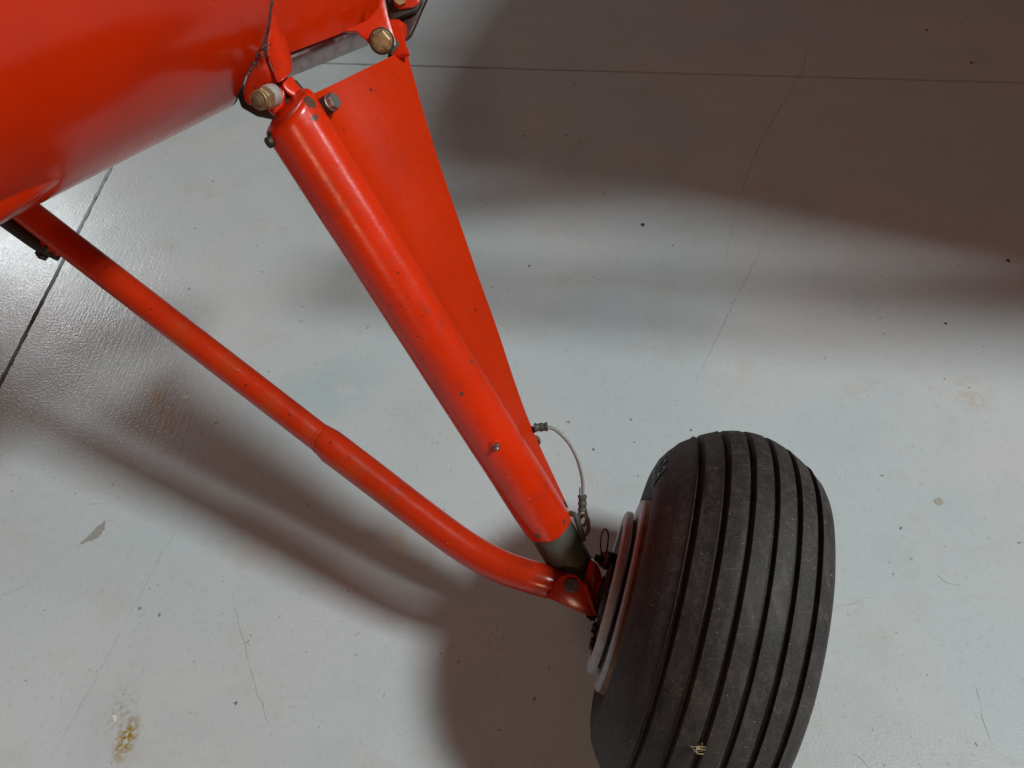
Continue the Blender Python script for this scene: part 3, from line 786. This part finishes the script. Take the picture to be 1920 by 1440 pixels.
def ferrule(a_, b_):
    d = b_-a_; l = d.length; bm = bmesh.new()
    lathe(bm, a_, d, [(0, .0048), (l*.04, .0062), (l*.14, .0064), (l*.2, .0054), (l*.42, .0052), (l*.48, .0062), (l*.58, .0062), (l*.64, .0052), (l*.84, .0054), (l*.9, .0064), (l*.98, .0060), (l, .0045)], 20)
    return bm_obj('ferrule', bm, GREYT, sc)
ferrule(dp(1001, 802, 1.075), dp(1027, 800, 1.075)); ferrule(dp(1092, 928, 1.088), dp(1092, 958, 1.092))
def ring_loop(pix, r, mat, name):
    bm = bmesh.new(); pp = [dp(*q) for q in pix]; pp = catmull(pp+[pp[0]], 8); tube(bm, pp, r, 10, False); return bm_obj(name, bm, mat, sc)
ring_loop([(1088, 956, 1.09), (1085, 972, 1.092), (1088, 984, 1.094), (1096, 984, 1.094), (1100, 972, 1.092), (1097, 956, 1.09)], .0022, RUSTY, 'thimble')
ring_loop([(1086, 972, 1.10), (1085, 988, 1.10), (1090, 1002, 1.10), (1098, 1003, 1.10), (1103, 992, 1.098), (1102, 974, 1.094), (1095, 966, 1.092)], .0026, RUSTY, 'shackle')
bm = bmesh.new(); tube(bm, catmull([dp(1068, 962, 1.09), dp(1078, 966, 1.085), (dp(1083, 978, 1.085)), dp(1090, 996, 1.09), dp(1094, 1012, 1.10)], 6), .0036, 12); bm_obj('hook', bm, GREYT, sc)

# ---- wing and lift strut above the frame; they shade the floor
WZ = 1.75
def shade(fx, fy, z=WZ):          # where the wing's outline must run for its shadow
    k = (KEY.z-z)/KEY.z; return Vector((KEY.x+(fx-KEY.x)*k, KEY.y+(fy-KEY.y)*k, z))
out = [shade(*q) for q in ((-.32, 1.66), (.28, 1.55), (1.12, 1.24), (2.2, .86), (4.2, .25), (5.6, 3.4), (1.0, 5.2), (.25, 4.2), (-.12, 3.0), (-.33, 2.3), (-.39, 1.95))]
cn = sum(out, Vector())/len(out)
bm = bmesh.new(); rr = []
for z, k in ((-.05, .90), (-.04, .97), (0, 1.0), (.05, .97), (.09, .85)):
    rr.append([cn+(p-cn)*k+Vector((0, 0, z)) for p in out])
rings(bm, rr); wing = bm_obj('wing', bm, RED_SKIN, ROOT, True, 30)
for t in (.35, .65):
    bm = bmesh.new(); a_ = out[-1].lerp(out[-3], t)+Vector((.1, 0, .02)); tube(bm, [a_, Vector((-.75, 1.3+t*.6, 1.75)), Vector((-.95, 1.3+t*.6, 1.35))], .022, 12); bm_obj('spar_tube', bm, RED_SKIN, wing)
bm = bmesh.new(); s0 = shade(-.42, 1.35, .98); s1 = shade(1.15, 1.21, 1.34); s2 = s1+(s1-s0)*1.05
tube(bm, [s0+(s0-s1)*.02, s0, s1, s2], .044, 16); bm_obj('lift_strut', bm, RED_SKIN, ROOT)
bm = bmesh.new(); r0 = shade(-.30, 1.575, 1.0); r1 = shade(.8, 1.64, 1.55); tube(bm, [r0, r1, r1+(r1-r0)*.4], .022, 16); bm_obj('lift_strut', bm, RED_SKIN, ROOT)

# ------------------------------------------------------------------ loose small things
def tag(o, label, cat, group=None):
    o['label'] = label; o['category'] = cat
    if group: o['group'] = group
bm = bmesh.new()
sp0 = None
def tyre_pt(px, py):          # nearest point of the tread along the sight line
    d = ray(px, py).normalized(); best = None
    for i in range(4000):
        p = CAM+d*(.5+i*.0003); q = p-WC; a_ = q.dot(wax); r = (q-wax*a_).length
        if abs(a_) < .095 and r < crown(a_): return p
    return CAM+d*.9
c_ = tyre_pt(1312, 1400)
outw = (c_-WC).normalized()
for k in range(9):
    a_ = random.uniform(0, 6.28); l = random.uniform(.004, .010); d = (wax*math.cos(a_)+wup.cross(wax)*math.sin(a_)); d = (d-outw*d.dot(outw)).normalized()
    st = c_+outw*.002+Vector((random.gauss(0, .002), random.gauss(0, .002), 0))
    tube(bm, [st-d*l*.5, st+outw*random.uniform(0, .003), st+d*l*.5+outw*random.uniform(0, .004)], .00045, 5)
o = bm_obj('straw_wisp', bm, STRAW, None); tag(o, 'small wisp of dry straw caught in a groove of the black tyre', 'straw')
def crumb(px, py, r, label, seed):
    p = at_z(px, py); bm = bmesh.new(); bmesh.ops.create_icosphere(bm, subdivisions=2, radius=r)
    for v in bm.verts:
        v.co *= 1+.5*noise.noise(v.co/r*1.3+Vector((seed, 0, 0))); v.co.z *= .55; v.co += Vector((p.x, p.y, r*.3))
        v.co.z = max(v.co.z, .0002)
    o = bm_obj('dirt_crumb', bm, CRUMB, None, False); tag(o, label, 'dirt', 'dirt crumbs on the floor')
crumb(1205, 422, .0045, 'dark crumb of dirt on the floor just below the wide shadow, largest of the crumbs', 1)
crumb(1738, 57, .004, 'dark crumb of dirt in the shadow at the top right, above the floor joint', 2)
crumb(1773, 607, .0028, 'small dark crumb of dirt on bright floor at the right edge, below the shadow', 3)
crumb(1821, 118, .004, 'dark crumb of dirt in the shadow, just above the floor joint at far right', 4)
crumb(992, 499, .0025, 'small dark crumb of dirt right of the fairing, between two shadow bands', 5)
crumb(1890, 489, .004, 'dark crumb of dirt at the right edge inside the wide shadow', 6)
